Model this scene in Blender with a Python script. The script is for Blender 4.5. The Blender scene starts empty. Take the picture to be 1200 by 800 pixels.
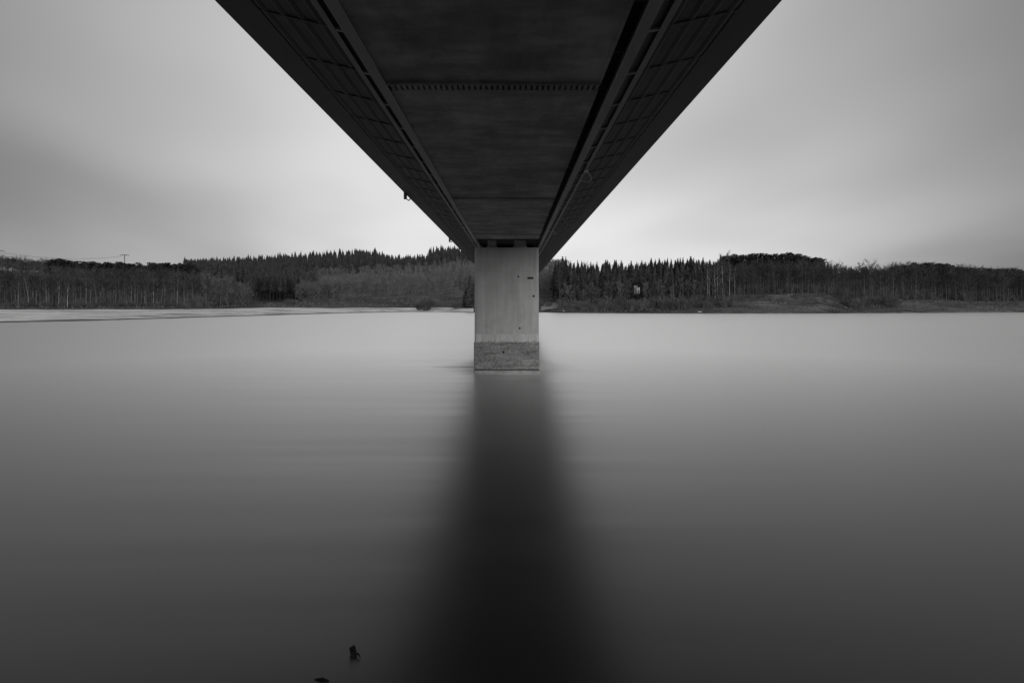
import bpy, math, random
import numpy as np
from mathutils import Vector
random.seed(7); np.random.seed(7)
R = math.radians
SC = bpy.context.scene
COL = SC.collection

# ------------------------------------------------------------------ camera
HC = 6.22            # lens height above the water
FPX, VX, VY = 600.0, 601.0, 355.0     # focal length and vanishing point, in pixels of a 1200 px wide frame
cam = bpy.data.cameras.new('camera'); cam.sensor_width = 36; cam.lens = 18
cam.shift_y = -45 / 1200; cam.shift_x = -1 / 1200
cam.clip_start = 0.1; cam.clip_end = 6000
camo = bpy.data.objects.new('camera', cam); COL.objects.link(camo)
camo.location = (0, 0, HC); camo.rotation_euler = (R(90), 0, 0)
SC.camera = camo

# ------------------------------------------------------------------ sky: even grey overcast, thinner and brighter ahead, dragged into streaks
SUN_EL, SUN_AZ = R(20), R(163)
w = bpy.data.worlds.new('World'); SC.world = w; w.use_nodes = True
nt = w.node_tree; nt.nodes.clear()
def N(t, **k):
    n = nt.nodes.new(t)
    for a, b in k.items(): setattr(n, a, b)
    return n
def L(a, b): nt.links.new(a, b)
def mth(op, a, b=None, clamp=False):
    n = N('ShaderNodeMath', operation=op, use_clamp=clamp)
    for i, v in enumerate((a, b)):
        if v is None: continue
        if isinstance(v, (int, float)): n.inputs[i].default_value = v
        else: L(v, n.inputs[i])
    return n.outputs[0]
tc = N('ShaderNodeTexCoord')
sep = N('ShaderNodeSeparateXYZ'); L(tc.outputs['Generated'], sep.inputs[0])
up = mth('ADD', mth('MAXIMUM', sep.outputs[2], 0.0), 0.20)
uu = mth('DIVIDE', mth('SUBTRACT', sep.outputs[0], mth('MULTIPLY', sep.outputs[1], -0.16)), up)
vv = mth('DIVIDE', sep.outputs[1], up)
cmb = N('ShaderNodeCombineXYZ')
L(mth('MULTIPLY', uu, 0.52), cmb.inputs[0]); L(mth('MULTIPLY', vv, 0.32), cmb.inputs[1]); cmb.inputs[2].default_value = 7.7
nz = N('ShaderNodeTexNoise'); nz.inputs['Scale'].default_value = 1.0; nz.inputs['Detail'].default_value = 3.0; nz.inputs['Roughness'].default_value = 0.45
L(cmb.outputs[0], nz.inputs['Vector'])
cl = N('ShaderNodeMapRange', interpolation_type='SMOOTHSTEP')
cl.inputs[1].default_value = 0.30; cl.inputs[2].default_value = 0.70; cl.inputs[3].default_value = 0.60; cl.inputs[4].default_value = 1.12
L(nz.outputs[0], cl.inputs[0])
gdir = Vector((-0.03, 1.0, 0.26)).normalized()
dot = N('ShaderNodeVectorMath', operation='DOT_PRODUCT'); dot.inputs[1].default_value = gdir
L(tc.outputs['Generated'], dot.inputs[0])
gl = N('ShaderNodeMapRange', interpolation_type='SMOOTHSTEP')
gl.inputs[1].default_value = 0.58; gl.inputs[2].default_value = 1.06; gl.inputs[3].default_value = 0.22; gl.inputs[4].default_value = 0.70
L(dot.outputs['Value'], gl.inputs[0])
hz_ = N('ShaderNodeMapRange', interpolation_type='SMOOTHSTEP')      # the layer thins towards the horizon
hz_.inputs[1].default_value = 0.03; hz_.inputs[2].default_value = 0.22; hz_.inputs[3].default_value = 1.16; hz_.inputs[4].default_value = 1.0
L(sep.outputs[2], hz_.inputs[0])
cloud = mth('MULTIPLY', mth('MULTIPLY', gl.outputs[0], cl.outputs[0]), hz_.outputs[0])
sky = N('ShaderNodeTexSky', sky_type='NISHITA'); sky.sun_disc = False
sky.sun_elevation = SUN_EL; sky.sun_rotation = SUN_AZ
bw = N('ShaderNodeRGBToBW'); L(sky.outputs[0], bw.inputs[0])
tot = mth('ADD', mth('MULTIPLY', bw.outputs[0], 0.006), cloud)
bg = N('ShaderNodeBackground'); L(tot, bg.inputs[0]); bg.inputs[1].default_value = 1.0
out = N('ShaderNodeOutputWorld'); L(bg.outputs[0], out.inputs[0])

sd = bpy.data.lights.new('sun', 'SUN'); sd.energy = 1.45; sd.angle = R(40); sd.color = (1, 0.995, 0.985)
so = bpy.data.objects.new('sun', sd); COL.objects.link(so)
so.rotation_euler = (R(90) - SUN_EL, 0, -SUN_AZ + math.pi)
# the lamp shines from azimuth SUN_AZ (clockwise from +Y)
dv = -Vector((math.sin(SUN_AZ) * math.cos(SUN_EL), math.cos(SUN_AZ) * math.cos(SUN_EL), math.sin(SUN_EL)))
so.rotation_euler = dv.to_track_quat('-Z', 'Y').to_euler()
vs = SC.view_settings; vs.view_transform = 'Standard'; vs.look = 'None'; vs.exposure = 0; vs.gamma = 1; vs.use_curve_mapping = False
SC.cycles.use_denoising = True
SC.cycles.max_bounces = 6; SC.cycles.transparent_max_bounces = 8

# ------------------------------------------------------------------ materials (all greys: the photograph is black and white)
def g(v): return (v, v, v, 1)
def material(name, lo, hi, scale=(1, 1, 1), rough=0.8, detail=5, bump=0.0, bump_dist=0.02, spec=0.3, rand=0.0, ramp=(0.35, 0.65), second=None, tide=None):
    m = bpy.data.materials.new(name); m.use_nodes = True
    t = m.node_tree; b = t.nodes['Principled BSDF']
    b.inputs['Roughness'].default_value = rough; b.inputs['Specular IOR Level'].default_value = spec
    co = t.nodes.new('ShaderNodeTexCoord'); mp = t.nodes.new('ShaderNodeMapping'); mp.inputs['Scale'].default_value = scale
    t.links.new(co.outputs['Object'], mp.inputs[0])
    n = t.nodes.new('ShaderNodeTexNoise'); n.inputs['Scale'].default_value = 1; n.inputs['Detail'].default_value = detail; n.inputs['Roughness'].default_value = 0.62
    t.links.new(mp.outputs[0], n.inputs['Vector'])
    r = t.nodes.new('ShaderNodeValToRGB'); r.color_ramp.elements[0].position = ramp[0]; r.color_ramp.elements[1].position = ramp[1]
    r.color_ramp.elements[0].color = g(lo); r.color_ramp.elements[1].color = g(hi)
    t.links.new(n.outputs[0], r.inputs[0]); col = r.outputs[0]
    if second:          # a finer layer of blotches multiplied in: (scale, low factor, high factor)
        mp2 = t.nodes.new('ShaderNodeMapping'); mp2.inputs['Scale'].default_value = second[0]
        t.links.new(co.outputs['Object'], mp2.inputs[0])
        n2 = t.nodes.new('ShaderNodeTexNoise'); n2.inputs['Scale'].default_value = 1; n2.inputs['Detail'].default_value = 6; n2.inputs['Roughness'].default_value = 0.7
        t.links.new(mp2.outputs[0], n2.inputs['Vector'])
        r2 = t.nodes.new('ShaderNodeValToRGB'); r2.color_ramp.elements[0].position = 0.35; r2.color_ramp.elements[1].position = 0.65
        r2.color_ramp.elements[0].color = g(second[1]); r2.color_ramp.elements[1].color = g(second[2])
        t.links.new(n2.outputs[0], r2.inputs[0])
        mx = t.nodes.new('ShaderNodeMix'); mx.data_type = 'RGBA'; mx.blend_type = 'MULTIPLY'; mx.inputs[0].default_value = 1
        t.links.new(col, mx.inputs[6]); t.links.new(r2.outputs[0], mx.inputs[7]); col = mx.outputs[2]
    if tide:            # ragged tide mark: darker below a height that wanders with a noise (height, wander, factor)
        sx_ = t.nodes.new('ShaderNodeSeparateXYZ'); t.links.new(co.outputs['Object'], sx_.inputs[0])
        m3 = t.nodes.new('ShaderNodeMapping'); m3.inputs['Scale'].default_value = (3.0, 3.0, 0.3); t.links.new(co.outputs['Object'], m3.inputs[0])
        n3 = t.nodes.new('ShaderNodeTexNoise'); n3.inputs['Scale'].default_value = 1; n3.inputs['Detail'].default_value = 6; n3.inputs['Roughness'].default_value = .7; t.links.new(m3.outputs[0], n3.inputs['Vector'])
        ma = t.nodes.new('ShaderNodeMath'); ma.operation = 'MULTIPLY_ADD'; ma.inputs[1].default_value = tide[1]; t.links.new(n3.outputs[0], ma.inputs[0]); t.links.new(sx_.outputs[2], ma.inputs[2])
        mr3 = t.nodes.new('ShaderNodeMapRange'); mr3.inputs[1].default_value = tide[0] + tide[1] * .5 - .12; mr3.inputs[2].default_value = tide[0] + tide[1] * .5 + .08
        mr3.inputs[3].default_value = tide[2]; mr3.inputs[4].default_value = 1; t.links.new(ma.outputs[0], mr3.inputs[0])
        mx = t.nodes.new('ShaderNodeMix'); mx.data_type = 'RGBA'; mx.blend_type = 'MULTIPLY'; mx.inputs[0].default_value = 1
        t.links.new(col, mx.inputs[6]); t.links.new(mr3.outputs[0], mx.inputs[7]); col = mx.outputs[2]
    if rand:            # every copy a little lighter or darker
        oi = t.nodes.new('ShaderNodeObjectInfo'); mr = t.nodes.new('ShaderNodeMapRange')
        mr.inputs[3].default_value = 1 - rand; mr.inputs[4].default_value = 1 + rand
        t.links.new(oi.outputs['Random'], mr.inputs[0])
        mx = t.nodes.new('ShaderNodeMix'); mx.data_type = 'RGBA'; mx.blend_type = 'MULTIPLY'; mx.inputs[0].default_value = 1
        t.links.new(col, mx.inputs[6]); t.links.new(mr.outputs[0], mx.inputs[7]); col = mx.outputs[2]
    t.links.new(col, b.inputs['Base Color'])
    if bump:
        bp = t.nodes.new('ShaderNodeBump'); bp.inputs['Strength'].default_value = bump; bp.inputs['Distance'].default_value = bump_dist
        t.links.new(n.outputs[0], bp.inputs['Height']); t.links.new(bp.outputs[0], b.inputs['Normal'])
    return m
M = {}
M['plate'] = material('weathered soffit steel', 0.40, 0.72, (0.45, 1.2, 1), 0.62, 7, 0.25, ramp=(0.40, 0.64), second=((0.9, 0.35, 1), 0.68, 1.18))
M['flange'] = material('painted flange steel', 0.55, 0.66, (3, 0.6, 3), 0.5, 5, 0.15)
M['rail'] = material('galvanised rail', 0.55, 0.66, (4, 1, 4), 0.5, 4)
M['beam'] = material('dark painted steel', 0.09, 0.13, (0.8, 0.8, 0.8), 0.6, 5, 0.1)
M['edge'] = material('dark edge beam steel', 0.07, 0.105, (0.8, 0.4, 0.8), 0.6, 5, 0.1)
M['rib'] = material('lightened rib steel', 0.11, 0.18, (2, 0.5, 2), 0.6, 5)  # lighter colour stands in for the lit streaks along the ribs
M['web'] = material('dark girder steel', 0.06, 0.09, (1, 1, 1), 0.7)
M['fascia'] = material('deck edge concrete', 0.2, 0.28, (1, 0.4, 1), 0.85, 5)
M['asphalt'] = material('asphalt', 0.04, 0.06, (3, 3, 3), 0.9)
M['concrete'] = material('pier concrete', 0.49, 0.57, (0.55, 0.55, 0.9), 0.9, 6, 0.12, 0.02, second=((2.6, 2.6, .22), 0.82, 1.06))
M['band'] = material('washed concrete band', 0.56, 0.70, (2.2, 2.2, 0.5), 0.9, 6, 0.15, second=((7, 7, .6), 0.78, 1.06), tide=(2.80, .6, .55))
M['stain'] = material('waterline stained concrete', 0.19, 0.42, (0.35, 0.35, 2.4), 0.92, 8, 0.4, 0.03, second=((5.0, 5.0, 6.5), 0.55, 1.2))
M['ledge'] = material('wet ledge concrete', 0.30, 0.50, (2, 2, 2), 0.7, 6, 0.3)
M['black'] = material('recess black', 0.012, 0.02, (5, 5, 5), 0.8)  # flat black painted for the shade inside holes, slot and joint
M['bark'] = material('grey bark', 0.08, 0.18, (1, 1, 0.4), 0.95, rand=0.35)
M['birchbark'] = material('pale birch bark', 0.30, 0.62, (0.6, 0.6, 0.9), 0.9, rand=0.35)
M['greybirch'] = material('dull birch bark', 0.18, 0.42, (0.6, 0.6, 0.9), 0.9, rand=0.45)
M['darkbark'] = material('dark conifer bark', 0.03, 0.06, (1, 1, 0.4), 0.95, rand=0.3)
M['twig'] = material('bare twigs', 0.045, 0.095, (0.25, 0.25, 0.25), 0.95, rand=0.4)
M['paletwig'] = material('pale bare twigs', 0.10, 0.20, (0.25, 0.25, 0.25), 0.95, rand=0.35)
M['needle'] = material('spruce needles', 0.022, 0.055, (0.4, 0.4, 0.3), 0.9, rand=0.55)
M['larch'] = material('bare larch twigs', 0.15, 0.27, (0.3, 0.3, 0.3), 0.95, rand=0.35)
M['brush'] = material('grey willow brush', 0.09, 0.17, (0.25, 0.25, 0.25), 0.95, rand=0.4)
M['ground'] = material('winter grass and litter', 0.035, 0.11, (0.02, 0.05, 0.2), 0.95, 9, 0.3, 0.4, second=((0.25, 0.5, 0.5), 0.6, 1.3))
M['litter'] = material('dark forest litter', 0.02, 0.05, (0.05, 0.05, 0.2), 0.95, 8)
M['slope'] = material('bleached hillside grass', 0.06, 0.20, (0.03, 0.08, 0.08), 0.95, 9, 0.3, 0.3, second=((0.08, 0.3, 0.3), 0.6, 1.25))
M['mud'] = material('bleached mudflat with snow crust', 0.34, 0.95, (0.03, 0.06, 0.1), 0.9, 10, 0.2, 0.1, ramp=(.36, .54), second=((0.30, 0.9, 0.5), 0.6, 1.1))
M['drygrass'] = material('dry winter grass', 0.09, 0.26, (0.15, 0.15, 0.3), 0.95, 5)
M['path'] = material('pale gravel bank', 0.2, 0.36, (0.3, 0.3, 0.3), 0.9, 6, 0.3)
M['stone'] = material('pale stone', 0.5, 0.7, (1, 1, 1), 0.9, 5, 0.4)
M['metal'] = material('grey pylon steel', 0.06, 0.09, (1, 1, 1), 0.6)
M['render'] = material('white rendered wall', 0.75, 0.82, (0.5, 0.5, 0.5), 0.9)
M['tile'] = material('dark roof tile', 0.05, 0.08, (2, 2, 2), 0.8)
M['glass'] = material('dark window glass', 0.02, 0.03, (1, 1, 1), 0.1, spec=0.6)
M['wood'] = material('waterlogged wood', 0.012, 0.03, (6, 6, 6), 0.8, 6, 0.4, spec=0.1)

# water averaged by a long exposure: a smooth surface whose facets spread the reflection
mw = bpy.data.materials.new('still reservoir water'); mw.use_nodes = True; M['water'] = mw
t = mw.node_tree; t.nodes.clear()
wo = t.nodes.new('ShaderNodeOutputMaterial'); wm = t.nodes.new('ShaderNodeMixShader')
wd_ = t.nodes.new('ShaderNodeBsdfDiffuse'); wg = t.nodes.new('ShaderNodeBsdfAnisotropic'); wf = t.nodes.new('ShaderNodeFresnel')
wd_.inputs['Color'].default_value = g(0.02); wf.inputs['IOR'].default_value = 1.6
wg.distribution = 'MULTI_GGX'; wg.inputs['Color'].default_value = g(1.0)
wc = t.nodes.new('ShaderNodeMapRange'); wc.inputs[1].default_value = .06; wc.inputs[2].default_value = .62; wc.inputs[4].default_value = 1.0
t.links.new(wf.outputs[0], wc.inputs[0]); wp_ = t.nodes.new('ShaderNodeMath'); wp_.operation = 'POWER'; wp_.inputs[1].default_value = .86; t.links.new(wc.outputs[0], wp_.inputs[0])
wq_ = t.nodes.new('ShaderNodeMath'); wq_.operation = 'MULTIPLY'; wq_.inputs[1].default_value = .90; t.links.new(wp_.outputs[0], wq_.inputs[0])
t.links.new(wq_.outputs[0], wm.inputs[0]); t.links.new(wd_.outputs[0], wm.inputs[1]); t.links.new(wg.outputs[0], wm.inputs[2]); t.links.new(wm.outputs[0], wo.inputs[0])
co = t.nodes.new('ShaderNodeTexCoord'); mp = t.nodes.new('ShaderNodeMapping'); mp.inputs['Scale'].default_value = (0.03, 0.6, 1)
mp.inputs['Rotation'].default_value = (0, 0, R(-3))
t.links.new(co.outputs['Object'], mp.inputs[0])
n = t.nodes.new('ShaderNodeTexNoise'); n.inputs['Scale'].default_value = 1; n.inputs['Detail'].default_value = 6
t.links.new(mp.outputs[0], n.inputs['Vector'])
mr = t.nodes.new('ShaderNodeMapRange'); mr.inputs[1].default_value = 0.3; mr.inputs[2].default_value = 0.7
mr.inputs[3].default_value = 0.315; mr.inputs[4].default_value = 0.395
t.links.new(n.outputs[0], mr.inputs[0])
# eddies dragged past the pier roughen the surface in streaks beside it
sp_ = t.nodes.new('ShaderNodeSeparateXYZ'); t.links.new(co.outputs['Object'], sp_.inputs[0])
def wmath(op, a, b=None, clamp=False):
    q = t.nodes.new('ShaderNodeMath'); q.operation = op; q.use_clamp = clamp
    for k_, v_ in enumerate((a, b)):
        if v_ is None: continue
        if isinstance(v_, (int, float)): q.inputs[k_].default_value = v_
        else: t.links.new(v_, q.inputs[k_])
    return q.outputs[0]
dx_ = wmath('DIVIDE', wmath('ABSOLUTE', wmath('ADD', sp_.outputs[0], 0.55)), 8.0)
dy_ = wmath('DIVIDE', wmath('ABSOLUTE', wmath('ADD', sp_.outputs[1], -50.0)), 12.0)
mk_ = wmath('SUBTRACT', 1.0, wmath('ADD', dx_, dy_), True)
mp2 = t.nodes.new('ShaderNodeMapping'); mp2.inputs['Scale'].default_value = (0.05, 1.1, 1); t.links.new(co.outputs['Object'], mp2.inputs[0])
n2 = t.nodes.new('ShaderNodeTexNoise'); n2.inputs['Scale'].default_value = 1; n2.inputs['Detail'].default_value = 4; t.links.new(mp2.outputs[0], n2.inputs['Vector'])
ad_ = wmath('MULTIPLY', mk_, wmath('MULTIPLY', wmath('SUBTRACT', n2.outputs[0], 0.35, True), 2.2))
t.links.new(wmath('ADD', mr.outputs[0], ad_), wg.inputs['Roughness'])
tg_ = t.nodes.new('ShaderNodeCombineXYZ'); tg_.inputs[0].default_value = 1.0
t.links.new(tg_.outputs[0], wg.inputs['Tangent']); wg.inputs['Anisotropy'].default_value = 0.42

# ------------------------------------------------------------------ mesh helpers
class MB:
    def __init__(s): s.v = []; s.f = []
    def poly(s, pts):
        i = len(s.v); s.v += [tuple(p) for p in pts]; s.f.append(tuple(range(i, i + len(pts))))
    def box(s, x0, x1, y0, y1, z0, z1):
        i = len(s.v)
        s.v += [(x, y, z) for z in (z0, z1) for y in (y0, y1) for x in (x0, x1)]
        s.f += [tuple(i + k for k in q) for q in ((0, 2, 3, 1), (4, 5, 7, 6), (0, 1, 5, 4), (2, 6, 7, 3), (0, 4, 6, 2), (1, 3, 7, 5))]
        return s
    def extrude_y(s, prof, y0, y1):      # closed profile [(x, z)] swept along Y
        i = len(s.v); n = len(prof)
        s.v += [(x, y0, z) for x, z in prof] + [(x, y1, z) for x, z in prof]
        for k in range(n): s.f.append((i + k, i + (k + 1) % n, i + n + (k + 1) % n, i + n + k))
        s.f += [tuple(i + k for k in range(n))[::-1], tuple(i + n + k for k in range(n))]
        return s
    def extrude_z(s, prof, z0, z1):
        i = len(s.v); n = len(prof)
        s.v += [(x, y, z0) for x, y in prof] + [(x, y, z1) for x, y in prof]
        for k in range(n): s.f.append((i + k, i + (k + 1) % n, i + n + (k + 1) % n, i + n + k))
        s.f += [tuple(i + k for k in range(n))[::-1], tuple(i + n + k for k in range(n))]
        return s
    def tube(s, pts, rad, n=6):
        pts = [Vector(p) for p in pts]; base = len(s.v)
        for j, p in enumerate(pts):
            d = (pts[min(j + 1, len(pts) - 1)] - pts[max(j - 1, 0)]).normalized()
            a = d.cross(Vector((0.31, 0.95, 0.05))); a = a.normalized() if a.length > 1e-4 else Vector((1, 0, 0)); c = d.cross(a)
            r = rad[j] if isinstance(rad, (list, tuple)) else rad
            for k in range(n):
                q = p + a * (r * math.cos(2 * math.pi * k / n)) + c * (r * math.sin(2 * math.pi * k / n)); s.v.append(tuple(q))
        for j in range(len(pts) - 1):
            for k in range(n):
                s.f.append((base + j * n + k, base + j * n + (k + 1) % n, base + (j + 1) * n + (k + 1) % n, base + (j + 1) * n + k))
        s.f.append(tuple(base + k for k in range(n))[::-1]); s.f.append(tuple(base + (len(pts) - 1) * n + k for k in range(n)))
        return s
    def mesh(s, name):
        m = bpy.data.meshes.new(name); m.from_pydata(s.v, [], s.f); m.update(); return m
    def build(s, name, mat, parent=None, fix=True):
        m = s.mesh(name); m.materials.append(M[mat])
        if fix:
            import bmesh
            bm = bmesh.new(); bm.from_mesh(m); bmesh.ops.recalc_face_normals(bm, faces=bm.faces); bm.to_mesh(m); bm.free()
        return link(name, m, parent)
def link(name, mesh, parent=None, loc=None):
    o = bpy.data.objects.new(name, mesh); COL.objects.link(o)
    if parent: o.parent = parent
    if loc: o.location = loc
    return o
def tag(o, label=None, cat=None, group=None, kind=None):
    if label: o['label'] = label
    if cat: o['category'] = cat
    if group: o['group'] = group
    if kind: o['kind'] = kind
    return o
def thing(name, label, cat, loc=(0, 0, 0), group=None, rz=0.0, s=1.0):
    o = bpy.data.objects.new(name, None); COL.objects.link(o); o.empty_display_size = 0.5
    o.location = loc; o.rotation_euler = (0, 0, rz); o.scale = (s, s, s) if not isinstance(s, tuple) else s
    return tag(o, label, cat, group)
def at(px, py, Y): return Vector(((px - VX) / FPX * Y, Y, HC + (VY - py) / FPX * Y))

# ------------------------------------------------------------------ terrain: profiles (distance, height) read off the photograph's shoreline, wood edges and skyline
COLS = [
 (-700, [(120,-1.2),(130,0),(131.5,.4),(230,2.5),(290,4),(460,32),(600,44),(1100,50)]),
 (0,    [(152,-1.2),(162,0),(163.5,.28),(290,2.5),(330,3.8),(480,36),(560,42),(1100,45)]),
 (100,  [(168,-1.2),(178,0),(179.5,.28),(295,2.5),(330,3.8),(480,22),(560,38),(1100,45)]),
 (200,  [(197,-1.2),(207,0),(208.5,.28),(300,2.5),(330,3.8),(480,20),(600,36),(1100,56)]),
 (260,  [(224,-1.2),(233,0),(234.5,.28),(310,2.7),(335,4),(440,13),(800,56),(1100,60)]),
 (300,  [(240,-1.2),(249,0),(250.5,.28),(330,2.9),(390,6),(470,9),(800,60),(1100,62)]),
 (350,  [(268,-1.2),(278,0),(279.5,.28),(345,3),(405,6.5),(470,10),(800,64),(1100,64)]),
 (430,  [(320,-1.2),(330,0),(331.5,.3),(370,2.8),(415,7),(560,29),(800,71),(1100,70)]),
 (462,  [(340,-1.2),(350,0),(351.5,.3),(385,2.8),(417,7),(570,33),(800,60),(1100,60)]),
 (495,  [(360,-1.2),(370,0),(371.0,.2),(392,2.6),(420,7),(590,38),(800,59),(1100,60)]),
 (515,  [(345,-1.2),(356,0),(357.0,.2),(385,2.8),(420,7),(600,42),(800,73),(1100,70)]),
 (545,  [(328,-1.2),(339,0),(340.0,.3),(360,2.6),(400,7),(610,47),(800,73),(1100,70)]),
 (600,  [(328,-1.2),(339,0),(340.0,.3),(352,4),(372,12),(610,44),(800,60),(1100,60)]),
 (640,  [(326,-1.2),(337,0),(338.0,.3),(350,3),(390,8),(600,46),(800,60),(1100,60)]),
 (660,  [(310,-1.2),(320,0),(321.0,.6),(330,2.4),(345,5),(410,18),(460,28),(1100,30)]),
 (750,  [(296,-1.2),(306,0),(307.0,.6),(322,2.8),(345,6),(410,18),(460,28),(1100,30)]),
 (831,  [(290,-1.2),(300,0),(301.0,.6),(320,4),(345,8.5),(410,20),(460,30),(1100,32)]),
 (880,  [(290,-1.2),(300,0),(301.0,.6),(322,5.5),(350,11.5),(420,22),(460,31),(1100,32)]),
 (960,  [(292,-1.2),(302,0),(303.0,.6),(326,6),(354,12.5),(420,22),(460,31),(1100,32)]),
 (1000, [(300,-1.2),(310,0),(311.0,.6),(332,4),(356,9.5),(410,19),(460,34),(1100,36)]),
 (1060, [(306,-1.2),(316,0),(317.0,.6),(340,4.6),(362,8),(420,20),(460,34),(1100,36)]),
 (1200, [(326,-1.2),(337,0),(338.0,.5),(355,4.2),(375,7.5),(430,17),(470,31),(1100,34)]),
 (1900, [(326,-1.2),(337,0),(338.0,.5),(355,4.2),(375,7.5),(430,17),(470,31),(1100,34)]),
]
CPX = np.array([c[0] for c in COLS], float)
CY = np.array([[p[0] for p in c[1]] for c in COLS]); CZ = np.array([[p[1] for p in c[1]] for c in COLS])
def prof(px):
    return ([np.interp(px, CPX, CY[:, k]) for k in range(8)], [np.interp(px, CPX, CZ[:, k]) for k in range(8)])
def wob(x, y):
    return 0.5 * math.sin(x * .071 + 1.3 * math.sin(y * .043)) + 0.35 * math.sin(y * .12 + x * .05) + .25 * math.sin(x * .31 + y * .21)
def ground(px, Y):
    ys, zs = prof(px)
    z = float(np.interp(Y, ys, zs))
    if z > 0.6: z += 0.45 * wob((px - VX) / FPX * Y, Y) * min(1, (z - .6) / 4)
    return z
SUB = [3, 2, 14, 8, 10, 10, 4]
def grid(pxs, seg0, seg1, dz=0.0):
    mb = MB(); rows = []
    for px in pxs:
        ys, zs = prof(px); col = []
        jit = 0.8 * math.sin(px * .21) + 0.6 * math.sin(px * .53 + 1) + 0.4 * math.sin(px * 1.37)
        for k in range(seg0, seg1):
            for j in range(SUB[k] if k < seg1 - 1 else SUB[k] + 1):
                Y = ys[k] + (ys[k + 1] - ys[k]) * j / SUB[k]
                z = ground(px, Y)
                if k < 2: Y += jit
                col.append(((px - VX) / FPX * Y, Y, z + dz))
        rows.append(col)
    n = len(rows[0])
    for c in rows: mb.v += c
    for i in range(len(rows) - 1):
        for j in range(n - 1):
            a = i * n + j; mb.f.append((a, a + n, a + n + 1, a + 1))
    return mb
ter = grid(list(np.arange(-700, 1901, 5.0)), 0, 7).build('terrain', 'ground', fix=False)
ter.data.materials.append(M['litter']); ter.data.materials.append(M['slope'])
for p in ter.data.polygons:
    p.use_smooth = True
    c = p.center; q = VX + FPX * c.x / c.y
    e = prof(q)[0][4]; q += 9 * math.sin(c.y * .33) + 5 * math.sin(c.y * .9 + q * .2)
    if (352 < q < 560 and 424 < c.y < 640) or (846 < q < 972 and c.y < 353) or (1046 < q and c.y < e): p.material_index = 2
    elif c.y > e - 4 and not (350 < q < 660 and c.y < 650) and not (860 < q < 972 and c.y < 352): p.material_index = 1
tag(ter, 'wooded hills and grassy banks rising behind the far shore', 'hills', kind='structure')
mud = grid(list(np.arange(-700, 556, 2.5)), 2, 3, 0.04).build('mudflat', 'mud', fix=False)
tag(mud, 'pale snow-crusted mudflat along the left shore of the lake', 'mudflat', kind='structure')
path = MB()
pp = [(634, 341), (653, 338), (654, 352), (650, 366), (641, 368), (634, 352)]
path.poly([((a - VX) / FPX * Y, Y, ground(a, Y) + .25) for a, Y in pp])
tag(path.build('gravel_bank', 'path'), 'pale gravel landing on the far bank just right of the pier', 'bank', kind='structure')
wat = MB(); wat.poly([(-2500, -400, 0), (2500, -400, 0), (2500, 2600, 0), (-2500, 2600, 0)])
wat = wat.build('water', 'water'); tag(wat, 'smooth grey lake water blurred by long exposure', 'lake', kind='structure')
nb = MB()
nbp = [(3.5, -1.2), (2.0, 0.9), (-1.0, 4.2), (-3.0, 4.6), (-30, 9), (-300, 14)]
for i in range(len(nbp) - 1):
    (y0, z0), (y1, z1) = nbp[i], nbp[i + 1]
    nb.poly([(-400, y0, z0), (400, y0, z0), (400, y1, z1), (-400, y1, z1)])
tag(nb.build('near_bank', 'ground'), 'grassy near bank below the camera', 'bank', kind='structure')

# ------------------------------------------------------------------ bridge
HB = 5.3                       # soffit above the lens
Z0 = HC + HB
BX = -0.285                    # bridge axis
Y0, Y1 = -36.0, 392.0
bridge = thing('road_bridge', 'dark steel girder road bridge seen from directly below, running to the far shore', 'bridge', (BX, 0, 0))
def part(mb, name, mat, parent=bridge):
    o = mb.build(name, mat, parent)
    if parent is bridge: o.location = (-BX, 0, 0)
    return o
# closed girder body, deck slab, parapets
body = MB().extrude_y([(-3.26, Z0 + .34), (2.60, Z0 + .34), (2.60, Z0 + 1.35), (-3.26, Z0 + 1.35)], Y0, Y1)
part(body, 'girder_box', 'web')
XL, XR, ZE = -5.80, 5.23, HC + 5.915     # lower outer corners of the deck
def slope(x):                            # lower face of the deck brackets
    e, a = (XL, -3.42) if x < BX else (XR, 2.85)
    u = (x - a) / (e - a)
    return Z0 + .03 + u * (ZE - Z0 - .03)
for sx, xe, xi in ((-1, XL, -3.262), (1, XR, 2.602)):
    # soffit of the overhang, edge beam with fascia
    xb = xe - sx * .85
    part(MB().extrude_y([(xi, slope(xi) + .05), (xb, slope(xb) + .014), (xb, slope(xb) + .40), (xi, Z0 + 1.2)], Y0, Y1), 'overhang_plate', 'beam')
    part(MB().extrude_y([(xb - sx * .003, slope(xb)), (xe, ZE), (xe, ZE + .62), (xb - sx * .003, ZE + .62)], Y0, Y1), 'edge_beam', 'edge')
    part(MB().extrude_y([(xe + sx * .003, ZE + .03), (xe + sx * .06, ZE + .03), (xe + sx * .06, ZE + .95), (xe - sx * .28, ZE + .95), (xe - sx * .28, ZE + .623), (xe + sx * .003, ZE + .623)], Y0, Y1), 'fascia', 'fascia')
    rl = MB()
    for k in range(0, int((Y1 - Y0) / 3)):
        y = Y0 + 1 + 3 * k; rl.box(xe - sx * .14 - .04, xe - sx * .14 + .04, y - .04, y + .04, ZE + .953, ZE + 1.95)
    for zz in (1.3, 1.6, 1.95): rl.box(xe - sx * .14 - .045, xe - sx * .14 + .045, Y0, Y1, ZE + zz, ZE + zz + .07)
    part(rl, 'railing', 'rail')
    # long stiffening ribs under the overhang
    for k in range(4):
        x = xi + (xb - xi) * (.26 + .215 * k)
        zc = slope(x) + .049 - .036 * (.26 + .215 * k)
        part(MB().extrude_y([(x - .07, zc), (x - .045, zc - .016), (x + .045, zc - .016), (x + .07, zc)], Y0, Y1), 'rib', 'rib')
part(MB().box(XL + .28, XR - .28, Y0, Y1, ZE + .625, ZE + .72), 'roadway', 'asphalt')
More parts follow.
